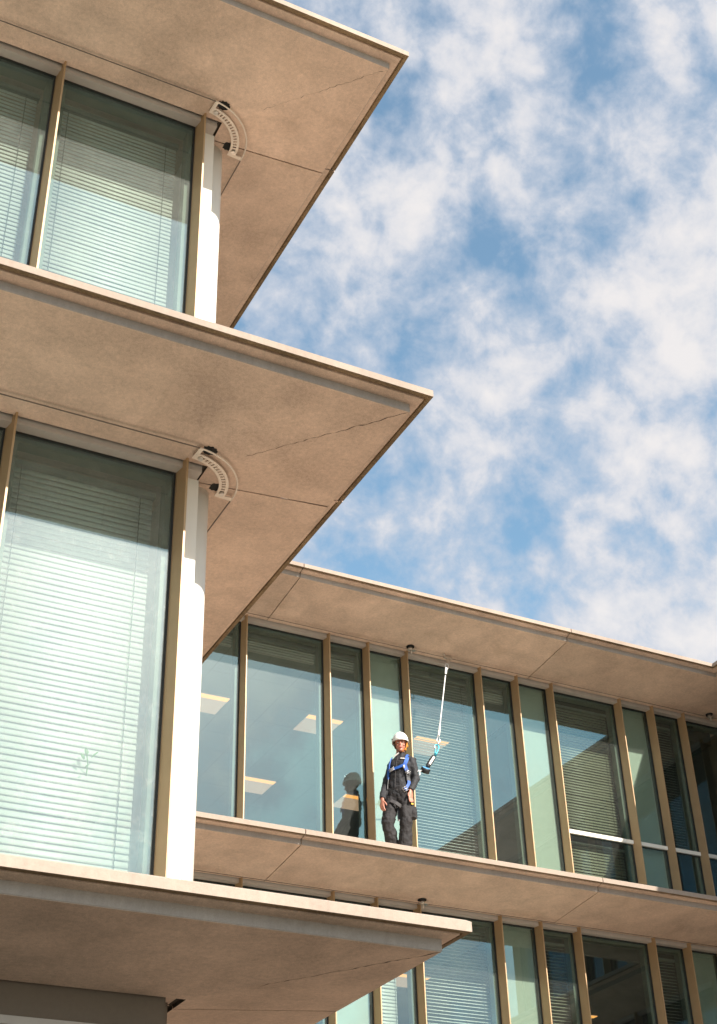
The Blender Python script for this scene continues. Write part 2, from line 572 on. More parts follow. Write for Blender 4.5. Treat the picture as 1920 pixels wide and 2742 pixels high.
for zb, o1 in ((L[2], 1.45), (L[1], 1.50), (L[0], 1.35)):
    mb = MB()
    rnd = random.Random(int(zb * 10))
    n = 34
    pa, pb = [], []
    for i in range(n + 1):
        o = .215 + (o1 - .215) * i / n
        zz = zb - .132 - (o - .197) * (.138 / 1.633) - .0015
        j = rnd.uniform(-.010, .010)
        w_ = (.007 if zb > 12 else .016) * (1 - .6 * i / n)
        pa.append((X0 - o + j + w_, Y0 + o + j - w_, zz))
        pb.append((X0 - o + j - w_, Y0 + o + j + w_, zz))
    mb.add(pa + pb, [(i, i + 1, n + 2 + i, n + 1 + i) for i in range(n)])
    mb.build('crack', M['joint'], bld)

# wing frames: (u along the facade, v inwards from the slab edge)
FR = {
    'near': lambda u, v, z: (u, Y0 + v, z),
    'side': lambda u, v, z: (X0 - v, u, z),
    'mid': lambda u, v, z: (u, YB + v, z),
    'right': lambda u, v, z: (XR + v, u, z),
}
VG = 2.0     # outer face of the glass


def sof(zb):
    return zb - 0.262


def fin(wing, u, z0, z1):
    mb = MB()
    f = FR[wing]
    va, vb = 1.775, VG - .008
    pl_ = [(u - .011, va), (u + .011, va), (u + .020, vb), (u - .052, vb)]
    mb.add([f(x, v, z) for z in (z0, z1 + .004) for x, v in pl_],
           [(0, 3, 2, 1), (4, 5, 6, 7), (0, 1, 5, 4), (1, 2, 6, 5), (2, 3, 7, 6), (3, 0, 4, 7)])
    mb.build('fin', M['bronze'], bld)


def head(wing, u0, u1, zb):
    mb = MB()
    f = FR[wing]
    mb.box((u0, 1.862, zb - .345), (u1, VG + .02, zb - .238), 0, f)
    u = u0 + .25
    mb.build('head_rail', M['head'], bld)


def window(wing, u0, u1, z0, z1, transom=None, kind='window', panel=None):
    """gasket frame, pane, inner frame; everything between two fins"""
    f = FR[wing]
    mb = MB()
    a, b = u0 + .022, u1 - .056
    gk = .020
    for (p, q) in (((a, VG - .012, z0), (a + gk, VG + .05, z1)), ((b - gk, VG - .012, z0), (b, VG + .05, z1)),
                   ((a + gk, VG - .012, z0), (b - gk, VG + .05, z0 + gk)), ((a + gk, VG - .012, z1 - gk), (b - gk, VG + .05, z1))):
        mb.box(p, q, 0, f)
    if transom:
        mb.box((a + gk, VG - .004, transom - .055), (b - gk, VG + .046, transom - .045), 0, f)
        mb.box((a + gk, VG - .004, transom + .045), (b - gk, VG + .046, transom + .055), 0, f)
    wd = mb.build(kind, M['gasket'], bld)
    mb = MB()
    mb.box((a + gk, VG, z0 + gk), (b - gk, VG + .012, z1 - gk), 0, f)
    mb.build('pane', M['dirty_glass' if (wing == 'near' and z0 < 5) else ('streaky_glass' if wing == 'near' else 'glass')], wd)
    if panel:
        mb = MB()
        mb.box((a + .03, VG + .09, z0), (b - .03, VG + .12, z1), 0, f)
        mb.build('backing_panel', M[panel], wd)
    else:
        mb = MB()
        k = .085
        v0, v1 = VG + .052, VG + .20
        for (p, q) in (((a, v0, z0), (a + k, v1, z1)), ((b - k, v0, z0), (b, v1, z1)),
                       ((a + k, v0, z0), (b - k, v1, z0 + k)), ((a + k, v0, z1 - k), (b - k, v1, z1))):
            mb.box(p, q, 0, f)
        mb.build('inner_frame', M['inner'], wd)
    if transom:
        mb = MB()
        mb.box((a, VG - .05, transom - .042), (b, VG - .006, transom + .042), 0, f)
        mb.build('transom', M['white'], wd)
    return wd


NEAR_F = [-3.36, -1.47, 0.42, 2.312, 4.20]
MID_F = [6.9, 8.0, 9.885, 11.785, 12.725, 13.672, 15.534, 16.502, 17.446, 19.345, 20.285, 21.21]
RIGHT_F = [13.9, 15.0, 17.0, 18.0, 19.0, 21.0, 22.0, 23.0]
SIDE_F = [14.3, 16.2, 17.15, 18.1, 20.0, 21.9]
for k in (0, 1):
    z0, z1 = L[k] + TOP, L[k + 1] - .345
    zs = L[k + 1] - .262
    for wing, fs in (('near', NEAR_F), ('mid', MID_F), ('right', RIGHT_F), ('side', SIDE_F)):
        for u in fs:
            fin(wing, u, z0 + .001, zs)
    head('near', -6, 4.40, L[k + 1])
    head('mid', 5.0, 22.6, L[k + 1])
    head('right', 13.8, 23.6, L[k + 1])
    head('side', 12.5, 23.6, L[k + 1])
    for a, b in zip(NEAR_F[:-1], NEAR_F[1:]):
        window('near', a, b, z0, z1)
    for i, (a, b) in enumerate(zip(MID_F, MID_F[1:] + [22.68])):
        pn = {1: (4, 7, 9), 0: (3, 6, 10)}[k]
        tr = 11.335 if (k == 1 and i >= 8) else None
        window('mid', a, b, z0, z1, transom=tr, panel='panel' if i in pn else None)
    for i, (a, b) in enumerate(zip(RIGHT_F[:-1], RIGHT_F[1:])):
        window('right', a, b, z0, z1)
    for i, (a, b) in enumerate(zip(SIDE_F[:-1], SIDE_F[1:])):
        window('side', a, b, z0, z1)
    # post closing the inner corner between the middle and the right wing
    mb = MB()
    mb.box((22.69, YB + 1.22, z0 + .001), (22.84, YB + 2.08, L[k + 1] - .24), 0)
    mb.build('corner_post', M['bronze'], bld)
    # white corner post and round column of the near wing
    mb = MB()
    mb.box((4.235, 12.02, z0 + .001), (4.425, 12.30, L[k + 1] - .345), 0)
    mb.build('corner_post', M['white'], bld)
    mb = MB()
    mb.tube([(4.49, 12.43, z0 + .001), (4.49, 12.43, L[k + 1] - .25)], 0.20, 48)
    mb.build('column', M['white'], bld)
    mb = MB()
    mb.box((4.235, 12.6, z0 + .001), (4.33, 14.27, L[k + 1] - .24), 0)
    mb.build('wall_panel', M['white'], bld)
    # interiors
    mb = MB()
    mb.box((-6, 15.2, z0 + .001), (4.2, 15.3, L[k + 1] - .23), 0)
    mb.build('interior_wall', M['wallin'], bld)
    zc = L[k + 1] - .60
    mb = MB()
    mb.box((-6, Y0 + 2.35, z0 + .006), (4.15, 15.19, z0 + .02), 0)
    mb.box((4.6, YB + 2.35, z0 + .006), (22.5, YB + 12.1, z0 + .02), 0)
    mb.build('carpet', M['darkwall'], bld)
    mb = MB()
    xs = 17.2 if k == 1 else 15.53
    mb.box((4.6, YB + 2.5, zc), (xs, YB + 12.2, zc + .06), 0)
    mb.box((4.6, YB + 2.42, zc), (xs, YB + 2.5, L[k + 1] - .24), 0)
    mb.box((xs + .003, YB + 2.5, zc), (22.5, YB + 12.2, zc + .06), 1)  # right-hand rooms: their dimness is put into a darker ceiling colour
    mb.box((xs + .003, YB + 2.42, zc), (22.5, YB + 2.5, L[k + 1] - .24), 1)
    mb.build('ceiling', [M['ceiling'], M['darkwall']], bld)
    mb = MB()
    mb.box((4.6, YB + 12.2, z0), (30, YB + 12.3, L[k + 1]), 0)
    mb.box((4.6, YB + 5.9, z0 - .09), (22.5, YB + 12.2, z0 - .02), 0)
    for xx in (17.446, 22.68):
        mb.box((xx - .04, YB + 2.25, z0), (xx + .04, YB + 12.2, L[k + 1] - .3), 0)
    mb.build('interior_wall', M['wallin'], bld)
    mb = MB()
    mb.box((XR + 2.5, 13.95, z0), (XR + 2.6, YB + 1.9, L[k + 1] - .23), 0)  # dark wall close behind the glass, added so the right wing reflects dark
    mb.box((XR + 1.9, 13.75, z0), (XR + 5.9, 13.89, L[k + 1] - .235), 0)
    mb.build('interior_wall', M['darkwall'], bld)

# ground storey: rendered beam under the first slab, glazing rail and recessed panels
mb = MB()
mb.box((-6, 11.88, 3.17), (4.285, 12.02, L[0] - .236), 0)
mb.build('beam', M['beam'], bld)
mb = MB()
mb.box((-6, 11.86, 3.10), (4.27, 12.0, 3.168), 0)
mb.build('head_rail', M['head'], bld)
mb = MB()
u = -6.0
while u < 4.2:
    mb.box((u + .006, 11.93, 2.9), (min(u + .94, 4.26) - .006, 12.0, 3.098), 0)
    mb.box((u + .006, 11.95, -GZ / S), (min(u + .94, 4.26) - .006, 12.02, 2.898), 1)
    u += .945
mb.build('wall_panel', [M['head'], M['darkwall']], bld)
for wing, a, b in (('mid', 4.3, 22.7), ('right', 13.8, 23.8), ('side', 12.1, 23.8)):
    mb = MB()
    mb.box((a, 1.9, -GZ / S), (b, 2.0, L[0] - .236), 0, FR[wing])
    mb.build('wall_panel', M['beam'], bld)


# ------------------------------------------------------------------ venetian blinds
def blind(wing, u0, u1, ztop, zbot, tilt, label, group='venetian blinds behind the windows', vc=2.27, pitch=0.066, wslat=0.079, raised=0,
          cords=(0.1, 0.9), mat='slat'):
    f = FR[wing]
    bx, by, bz = f((u0 + u1) / 2, vc, zbot)
    root = empty('venetian_blind', P(bx, by, bz), label, 'window blind', group)
    mb = MB()
    mb.box((u0, vc - .05, ztop - .055), (u1, vc + .05, ztop), 0, f)
    mb.build('blind_head_rail', M['rail'], root)
    mb = MB()
    ca, sa = math.cos(math.radians(tilt)), math.sin(math.radians(tilt))
    zs = []
    if raised:
        z = ztop - .10
        for i in range(raised):
            zs.append((z, True))
            z -= .062
    else:
        z = ztop - .10
        while z > zbot + .05:
            zs.append((z, False))
            z -= pitch
    for z, stack in zs:
        rows = []
        jit = random.uniform(-.003, .003)
        sag = random.uniform(-.006, .003)
        ti = tilt + random.uniform(-3, 3)
        ca, sa = math.cos(math.radians(ti)), math.sin(math.radians(ti))
        if stack:
            mb.box((u0 + .03, vc - .04, z - .012), (u1 - .03, vc + .04, z + .012), 0, f)
            continue
        nseg = 4
        for j in range(nseg + 1):
            q = (j / nseg - .5) * wslat           # outer (toward street) to inner
            crown = (.25 - (j / nseg - .5) ** 2) * .034
            v = vc + q * ca - crown * sa
            zz = z + q * sa + crown * ca + jit
            rows.append([f(u0 + .02, v, zz), f((u0 + u1) / 2, v, zz + sag), f(u1 - .02, v, zz)])
        vv, ff = [], []
        for r in rows:
            vv += r
        for j in range(nseg):
            for c in range(2):
                ff.append((j * 3 + c, j * 3 + c + 1, (j + 1) * 3 + c + 1, (j + 1) * 3 + c))
        mb.add(vv, ff, 0, True)
    sl_ = mb.build('slats', M[mat], root)
    md = sl_.modifiers.new('thickness', 'SOLIDIFY')
    md.thickness = .0012
    if not raised:
        mb = MB()
        mb.box((u0 + .02, vc - .03, zbot), (u1 - .02, vc + .03, zbot + .03), 0, f)
        mb.build('bottom_rail', M[mat], root)
        for cf in cords:
            mb = MB()
            uu = u0 + (u1 - u0) * cf
            n = len(zs)
            pts = []
            for i in range(n * 2):
                zz = ztop - .06 - (ztop - zbot - .06) * i / (n * 2 - 1)
                pts.append(f(uu + (.004 if i % 2 else -.004), vc - wslat * .5 * ca - .012, zz))
            mb.tube(pts, .0042, 5)
            mb.build('ladder_cord', M['cord'], root)
    return root


zt = [L[1] - .52, L[2] - .52]
zbm = [L[0] + TOP + .07, L[1] + TOP + .07]
blind('near', 2.312 + .05, 4.20 - .19, zt[1], zbm[1], 72, 'closed white venetian blind behind the upper large window beside the white column')
blind('near', 0.42 + .08, 2.312 - .17, zt[1], zbm[1], 70, 'white venetian blind in the upper left window, cut off by the photo edge')
blind('near', 2.312 + .05, 4.20 - .19, zt[0], zbm[0], 72, 'closed white venetian blind with a leaf poking through, behind the lower large window')
blind('near', 0.42 + .08, 2.312 - .17, zt[0], zbm[0], 70, 'white venetian blind in the lower left window, only a sliver showing at the photo edge')
blind('mid', 13.672 + .12, 15.534 - .12, zt[1], zbm[1], 24, 'open-slatted venetian blind in the wide window behind the safety lanyard')
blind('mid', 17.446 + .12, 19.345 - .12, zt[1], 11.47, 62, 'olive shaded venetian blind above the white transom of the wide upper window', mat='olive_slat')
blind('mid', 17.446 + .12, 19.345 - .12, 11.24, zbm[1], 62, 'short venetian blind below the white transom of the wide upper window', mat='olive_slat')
blind('mid', 9.885 + .12, 11.785 - .12, zt[1], 12.5, 24, 'raised venetian blind stacked at the top of the widest clear window', raised=4)
blind('mid', 11.785 + .12, 12.725 - .12, zt[1], 12.5, 24, 'raised venetian blind at the top of the narrow window left of the worker', raised=4)
blind('mid', 15.534 + .12, 16.502 - .12, zt[1], 12.5, 24, 'raised venetian blind at the top of the narrow window right of the lanyard', raised=4)
blind('mid', 8.0 + .12, 9.885 - .12, zt[1], 12.5, 24, 'raised venetian blind in the window half hidden by the white column', raised=4)
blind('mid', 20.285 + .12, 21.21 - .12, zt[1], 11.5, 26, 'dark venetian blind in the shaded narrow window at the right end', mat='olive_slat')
blind('mid', 13.672 + .12, 15.534 - .12, zt[0], zbm[0], 26, 'half-open venetian blind in the lower window right of the slab corner')
blind('mid', 12.725 + .10, 13.672 - .33, zt[0], zbm[0], 72, 'closed white venetian blind in the lower narrow window under the slab corner')
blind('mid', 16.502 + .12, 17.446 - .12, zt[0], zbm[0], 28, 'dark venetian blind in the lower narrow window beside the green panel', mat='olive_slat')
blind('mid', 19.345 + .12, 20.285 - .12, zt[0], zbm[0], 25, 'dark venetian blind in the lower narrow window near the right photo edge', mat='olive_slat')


# ------------------------------------------------------------------ ceiling lights
def ceiling_light(x, y, zc, label):
    root = empty('ceiling_light', P(x, y, zc), label, 'ceiling light', 'recessed ceiling lights')
    a = .44
    mb = MB()
    mb.box((x - a, y - a, zc - .012), (x + a, y + a, zc - .003), 0)
    mb.build('diffuser', M['lamp'], root)
    mb = MB()
    mb.box((x - a, y - a - .0, zc - .020), (x + a, y - a + .17, zc - .0125), 0)
    mb.build('reflector', M['lamp_edge'], root)
    return root


zc1 = L[2] - .60
zc0 = L[1] - .60
for x, y, lb in ((13.2, 27.1, 'warm square ceiling light behind the fin left of the worker'),
                 (10.35, 27.1, 'warm square ceiling light seen between the white column and first fin'),
                 (13.2, 30.9, 'warm square ceiling light low in the wide clear window'),
                 (16.05, 30.9, 'warm square ceiling light beside the reflected worker'),
                 (16.05, 27.1, 'orange ceiling light striped by the blind beside the worker')):
    ceiling_light(x, y, zc1, lb)
for x, y, lb in ((15.3, 27.3, 'warm ceiling light behind the lower blind right of the slab corner'),
                 (20.6, 28.6, 'orange ceiling light glowing in the dark lower right window')):
    ceiling_light(x, y, zc0, lb)


# ------------------------------------------------------------------ fall-arrest cables under the soffits
def soff(zb, o):
    return zb - .132 - (o - .197) * (.138 / 1.633)


def corner_cable(zb, label):
    r = .735
    cx, cy = 4.185, 11.515 + r
    o = 1.52
    zc = soff(zb, 1.5) - .055
    root = empty('safety_cable', P(cx, cy, zc), label, 'cable', 'fall-arrest cables under the soffits')
    mb = MB()
    pts = [(-6, cy - r, zc), (cx, cy - r, zc)]
    for i in range(1, 25):
        t = i / 24 * math.pi / 2
        pts.append((cx + r * math.sin(t), cy - r * math.cos(t), zc))
    pts.append((cx + r, 20.0, zc))
    mb.tube(pts, .008, 6)
    mb.build('cable', M['cable'], root)
    # slotted curved guide
    mb = MB()
    N = 76
    t0, t1 = math.radians(4), math.radians(94)
    rad = [.530, .562, .608, .640]
    zt_, zb_ = zc + .006, zc - .004

    def pt(rr, t, z):
        return (cx + rr * math.sin(t), cy - rr * math.cos(t), z)

    for i in range(N):
        a, b = t0 + (t1 - t0) * i / N, t0 + (t1 - t0) * (i + 1) / N
        slot = (i % 4 in (1, 2)) and 4 <= i < N - 4
        for j in range(3):
            if j == 1 and slot:
                continue
            q = [pt(rad[j], a, zb_), pt(rad[j + 1], a, zb_), pt(rad[j + 1], b, zb_), pt(rad[j], b, zb_),
                 pt(rad[j], a, zt_), pt(rad[j + 1], a, zt_), pt(rad[j + 1], b, zt_), pt(rad[j], b, zt_)]
            mb.add(q, [(0, 3, 2, 1), (4, 5, 6, 7), (0, 1, 5, 4), (1, 2, 6, 5), (2, 3, 7, 6), (3, 0, 4, 7)])
    for a, b in ((t0, t0 + .07), (t1 - .08, t1)):
        q = [pt(.64, a, zb_), pt(r, a, zb_), pt(r, b, zb_), pt(.64, b, zb_), pt(.64, a, zt_), pt(r, a, zt_), pt(r, b, zt_), pt(.64, b, zt_)]
        mb.add(q, [(0, 3, 2, 1), (4, 5, 6, 7), (0, 1, 5, 4), (1, 2, 6, 5), (2, 3, 7, 6), (3, 0, 4, 7)])
    mb.tube([pt(r, t0 + (t1 - t0) * i / 28, zc) for i in range(29)], .0105, 8)
    mb.build('curved_bracket', M['plate'], root)
    for t in (math.radians(12), math.radians(85)):
        an = MB()
        x, y, _ = pt(.585, t, 0)
        zz = soff(zb, 1.4)
        an.tube([(x, y, zc + .006), (x, y, zc - .03)], .03, 12)
        st = an.build('anchor_bolt', M['steel'], root)
        an = MB()
        x2, y2, _ = pt(.70 if t < .5 else .50, t + (.06 if t < .5 else -.05), 0)
        n = 22
        ring = []
        rr_ = [(.085 + .012 * math.sin(3 * q + t)) for q in range(n)]
        an.add([(x2 + rr_[q] * math.cos(2 * math.pi * q / n), y2 + rr_[q] * .8 * math.sin(2 * math.pi * q / n), zz + h)
                for h in (.02, -.022) for q in range(n)],
               [tuple(range(n)), tuple(range(n, 2 * n))[::-1]] + [(q, (q + 1) % n, n + (q + 1) % n, n + q) for q in range(n)])
        an.build('dark_hole_disc', M['hole_dark'], root)  # black disc: the dark inside of the mount hole put into colour
    return root


corner_cable(L[2], 'steel cable and curved slotted guide under the top slab above the white column')
corner_cable(L[1], 'steel cable and curved slotted guide under the middle slab above the white column')


def wall_cable(zb, x0, x1, anchors, label):
    o = 1.62
    zc = soff(zb, o) - .075
    y = YB + o
    root = empty('safety_cable', P((x0 + x1) / 2, y, zc), label, 'cable', 'fall-arrest cables under the soffits')
    mb = MB()
    mb.tube([(x0, y, zc), (x1, y, zc)], .0075, 6)
    mb.build('cable', M['cable'], root)
    for ax in anchors:
        zz = soff(zb, o)
        an = MB()
        an.tube([(ax, y, zz + .02), (ax, y, zz - .016)], .088, 20)
        disc = an.build('dark_hole_disc', M['hole_dark'], root)  # black disc painted in for the dark mount hole
        an = MB()
        an.tube([(ax, y, zz - .016), (ax, y, zc - .02)], .045, 12)
        an.box((ax - .07, y - .045, zc - .014), (ax + .12, y + .045, zc + .002))
        an.tube([(ax + .02, y, zc - .02), (ax + .02, y, zc - .09)], [.03, .016], 8)
        an.build('anchor_bracket', M['steel'], root)
    return root


wall_cable(L[2], 6.6, 22.3, (8.7, 13.66, 21.85), 'thin steel cable with brackets under the roof slab above the worker')
wall_cable(L[1], 6.6, 22.3, (8.7, 13.62), 'thin steel cable with one bracket under the slab the worker stands on')

# ------------------------------------------------------------------ plant behind the lower blind
pr = empty('houseplant', P(3.5, 12.2, 5.4), 'green leaves of a houseplant poking through the lower closed blind', 'plant')
mb = MB()
yy = Y0 + 2.165
for (x, z, ang, ln, wd) in ((3.475, 5.69, 1.75, .085, .020), (3.455, 5.65, 2.15, .07, .018), (3.52, 5.68, .85, .10, .010), (3.50, 5.61, -2.2, .055, .009)):
    ca, sa = math.cos(ang), math.sin(ang)
    n = 8
    vv = []
    for i in range(n + 1):
        t = i / n
        wv = wd * math.sin(math.pi * min(1, t * .95 + .05)) ** .8
        bx, bz = x + ca * ln * t, z + sa * ln * t
        by = yy - .03 + .06 * (t - .4) ** 2
        vv += [(bx - sa * wv, by + .012, bz + ca * wv), (bx, by, bz), (bx + sa * wv, by + .012, bz - ca * wv)]
    ff = []
    for i in range(n):
        for c in range(2):
            ff.append((i * 3 + c, i * 3 + c + 1, (i + 1) * 3 + c + 1, (i + 1) * 3 + c))
    mb.add(vv, ff, 0, True)
mb.build('leaves', M['leaf'], pr)
mb = MB()
mb.tube([(3.55, yy + .25, 5.2), (3.54, yy + .2, 5.45), (3.50, yy + .02, 5.62), (3.475, yy - .01, 5.70)], .006, 6)
mb.build('stem', M['leaf'], pr)

# ------------------------------------------------------------------ the worker on the ledge
M['skin'] = simple('skin', (0.46, 0.195, 0.135), 0.5, var=0.06, scale=30)
M['lips'] = simple('lips', (0.42, 0.13, 0.11), 0.45)
M['hair'] = simple('hair', (0.20, 0.12, 0.06), 0.6)
M['jacket'] = simple('jacket_fabric', (0.019, 0.019, 0.022), 0.75, var=0.35, scale=9, bump=0.35, bscale=28)
M['trousers'] = simple('trouser_fabric', (0.017, 0.015, 0.016), 0.8, var=0.35, scale=9, bump=0.4, bscale=24)
M['patch'] = simple('knee_patch', (0.055, 0.051, 0.053), 0.8)
M['helmet'] = simple('helmet_shell', (0.80, 0.79, 0.77), 0.3, var=0.02)
M['blue'] = simple('blue_webbing', (0.012, 0.085, 0.38), 0.6, var=0.15, scale=40)
M['orange'] = simple('orange_webbing', (0.70, 0.26, 0.02), 0.6)
M['yellow'] = simple('yellow_tag', (0.75, 0.52, 0.03), 0.6)
M['alu'] = simple('aluminium', (0.75, 0.75, 0.76), 0.3, 0.7)
M['rope'] = simple('white_rope', (0.80, 0.80, 0.78), 0.7, var=0.2, scale=120)
M['cyan'] = simple('cyan_anodised', (0.02, 0.36, 0.50), 0.3, 0.5)
M['reelblue'] = simple('reel_blue', (0.10, 0.32, 0.62), 0.4)
M['black'] = simple('black_plastic', (0.014, 0.014, 0.015), 0.5)
M['whitelabel'] = simple('white_label', (0.72, 0.68, 0.64), 0.6)

PO = Vector((8.16, 14.43, 9.553 * S + GZ))
LF = Vector((0.643, -0.766, 0))       # her left
FW = Vector((-0.766, -0.643, 0))      # torso facing
HF = Vector((-0.50, -0.866, 0))       # face turned to the camera
HL = Vector((0.866, -0.50, 0))
UP = Vector((0, 0, 1))
person = empty('person', PO, 'person in white helmet, black workwear and blue harness standing on the ledge', 'person')


def fuse(name, parts, voxel, mat, parent, smooth_it=4, noise=0.0, nscale=0.12, seed=0):
    """several closed shells melted into one continuous surface (coordinates in metres relative to the person)"""
    mb = MB(raw=True)
    for p in parts:
        p(mb)
    ob = mb.build(name, mat, None, (0, 0, 0))
    md = ob.modifiers.new('r', 'REMESH')
    md.mode = 'VOXEL'
    md.voxel_size = voxel
    sm = ob.modifiers.new('s', 'SMOOTH')
    sm.iterations = smooth_it
    sm.factor = 0.5
    if noise:
        tx = bpy.data.textures.new(name + '_folds', 'CLOUDS')
        tx.noise_scale = nscale
        tx.noise_depth = 2
        dp = ob.modifiers.new('d', 'DISPLACE')
        dp.texture = tx
        dp.strength = noise
        dp.mid_level = 0.5
    dg = bpy.context.evaluated_depsgraph_get()
    me = bpy.data.meshes.new_from_object(ob.evaluated_get(dg))
    me.name = name
    old = ob.data
    ob.modifiers.clear()
    ob.data = me
    bpy.data.meshes.remove(old)
    for p in me.polygons:
        p.use_smooth = True
    ob.parent = parent
    return ob


V = Vector
# joints (metres, relative to the feet)
HEAD = V((0.033, -0.005, 1.585))
NECK = V((0.052, 0.035, 1.42))
SHL, ELL, WRL = V((0.128, -0.105, 1.335)), V((0.165, -0.115, 1.09)), V((0.048, -0.180, 0.895))
SHR, ELR, WRR = V((-0.035, 0.130, 1.315)), V((-0.130, 0.14, 1.05)), V((-0.240, 0.035, 0.815))
HIL, KNL, ANL = V((0.040, -0.075, 0.84)), V((0.000, -0.115, 0.49)), V((-0.002, -0.04, 0.10))
HIR, KNR, ANR = V((-0.085, 0.06, 0.84)), V((-0.195, 0.0, 0.50)), V((-0.055, 0.09, 0.10))

# torso sections: centre, half width (her left-right), half depth
TOR = [(V((-0.018, 0.0, 0.80)), .150, .105), (V((-0.014, 0.0, 0.90)), .160, .112), (V((-0.004, 0.004, 1.00)), .146, .108),
       (V((0.004, 0.006, 1.08)), .138, .108), (V((0.014, 0.006, 1.18)), .148, .116), (V((0.028, 0.004, 1.28)), .157, .116),
       (V((0.038, 0.010, 1.35)), .145, .096), (V((0.045, 0.022, 1.40)), .100, .078), (V((0.046, 0.028, 1.435)), .068, .068),
       (V((0.046, 0.026, 1.475)), .064, .066)]


def loft(mb, secs, ax, n=28, mat=0, pw=2.3):
    bx = UP.cross(ax)
    vv = []
    for c, rx, ry in secs:
        for k in range(n):
            th = 2 * math.pi * k / n
            cx, sx = math.cos(th), math.sin(th)
            q = lambda t: math.copysign(abs(t) ** (2 / pw), t)
            vv.append(c + ax * (q(cx) * rx) + bx * (q(sx) * ry))
    ff = []
    m = len(secs)
    for i in range(m - 1):
        for k in range(n):
            k2 = (k + 1) % n
            ff.append((i * n + k, i * n + k2, (i + 1) * n + k2, (i + 1) * n + k))
    ff.append(tuple(range(n))[::-1])
    ff.append(tuple((m - 1) * n + k for k in range(n)))
    mb.add(vv, ff, mat, True)


def limb(pts, rs):
    return lambda mb: mb.tube(pts, rs, 14)


def bend(a, b, c, r):
    """points along a two-bone limb with rounded joint"""
    p1 = a.lerp(b, .5)
    return [a, p1, b.lerp(a, .18), b.lerp((a + c) / 2, .06), b.lerp(c, .18), b.lerp(c, .55), c], r


# --- hands: palm, five fingers each in their own curl
def hand(mb, wrist, down, palm_n, thumb_dir, curl):
    down, palm_n = down.normalized(), palm_n.normalized()
    side = thumb_dir.normalized()
    c = wrist
    mb.tube([c - down * .03, c + down * .01, c + down * .045, c + down * .085], .03, 12, ell=[(.026, .019), (.030, .017), (.040, .016), (.038, .012)],
            up=side)
    lens = (.070, .079, .073, .056)
    for i, ln in enumerate(lens):
        off = .028 - i * .0187
        p = c + down * .080 + side * off
        d = down
        pts = [p]
        for j, fr in enumerate((.45, .30, .25)):
            a = curl * (0.5 + .55 * j) + .05 * i
            dd = (down * math.cos(a) + palm_n * math.sin(a)).normalized()
            pts.append(pts[-1] + dd * ln * fr)
        mb.tube(pts, [.0092, .0088, .0082, .0068], 8)
        mb.ball(pts[-1], .0068, 8)
    t0 = c + down * .025 + side * .032
    t1 = t0 + (down * .75 + side * .55 + palm_n * .25).normalized() * .036
    t2 = t1 + (down * .92 + side * .15 + palm_n * .35).normalized() * .030
    mb.tube([c + down * .012 + side * .012, t0, t1, t2], [.013, .0125, .0105, .008], 8)
    mb.ball(t2, .008, 8)


dirL = V((-0.10, -0.06, -1))
dirR = V((-0.12, -0.10, -1))
HLm = Matrix((HL, -HF, UP)).transposed()      # columns: left, back, up


def head_shape(mb):
    def at(l, f, u):
        return HEAD + HL * l + HF * f + UP * u
    mb.ball(at(0, -.012, .030), (.074, .094, .092), 20, 0, HLm)          # skull
    mb.ball(at(0, .030, -.035), (.058, .060, .070), 18, 0, HLm)          # face
    mb.ball(at(0, .040, -.088), (.036, .040, .036), 14, 0, HLm)          # jaw
    mb.ball(at(0, .066, -.104), (.020, .018, .018), 12, 0, HLm)          # chin
    for s in (-1, 1):
        mb.ball(at(.036 * s, .066, -.036), (.022, .020, .020), 12, 0, HLm)   # cheekbone
        mb.ball(at(.076 * s, -.008, -.012), (.008, .020, .032), 10, 0, HLm)  # ear
        mb.ball(at(.032 * s, .076, .014), (.022, .012, .008), 10, 0, HLm)    # brow ridge
    mb.tube([at(0, .088, .006), at(0, .098, -.018), at(0, .112, -.038)], [.008, .010, .0125], 10)   # nose
    mb.ball(at(0, .108, -.040), (.014, .012, .010), 10, 0, HLm)
    mb.ball(at(0, .089, -.066), (.022, .010, .006), 10, 0, HLm)          # lips
    mb.ball(at(0, .088, -.075), (.019, .010, .007), 10, 0, HLm)


def neck_shape(mb):
    mb.tube([V((.048, .03, 1.36)), V((.046, .022, 1.44)), HEAD + V((0, .018, -.06)), HEAD + V((0, .01, 0))], [.062, .054, .052, .055], 14)


body_parts = [head_shape, neck_shape,
              lambda mb: loft(mb, [(c, a * .86, b * .84) for c, a, b in TOR[:7]], LF),
              limb(*bend(SHL, ELL, WRL, [.045, .042, .037, .036, .035, .030, .024])),
              limb(*bend(SHR, ELR, WRR, [.045, .042, .037, .036, .035, .030, .024])),
              limb(*bend(HIL, KNL, ANL, [.080, .070, .056, .052, .050, .048, .036])),
              limb(*bend(HIR, KNR, ANR, [.080, .070, .056, .052, .050, .048, .036])),
              lambda mb: hand(mb, WRL + dirL * .02, dirL, V((-.25, .9, 0)) * -1 + V((0, 0, 0)), V((-.93, -.30, 0)), .28),
              lambda mb: hand(mb, WRR + dirR * .02, dirR, V((.85, -.1, 0)), V((.25, -.93, 0)), .45)]
body = fuse('body', body_parts, .0042, M['skin'], person, 3)
body.data.materials.append(M['lips'])
for p in body.data.polygons:
    q = p.center - HEAD
    l, f, u = q.dot(HL), q.dot(HF), q.z
    if f > .07 and abs(l) < .023 and -.082 < u < -.060 and abs(u + .071) < .011 - abs(l) * .25:
        p.material_index = 1
# eyes
for s in (-1, 1):
    mb = MB(raw=True)
    c = PO + HEAD + HL * (.031 * s) + HF * .079 + UP * (-.006)
    mb.ball(c, (.012, .009, .0065), 10, 0, HLm)
    mb.ball(c + HF * .0045, (.0055, .0055, .0055), 8, 1, HLm)
    mb.build('eye', [M['whitelabel'], M['hair']], person)
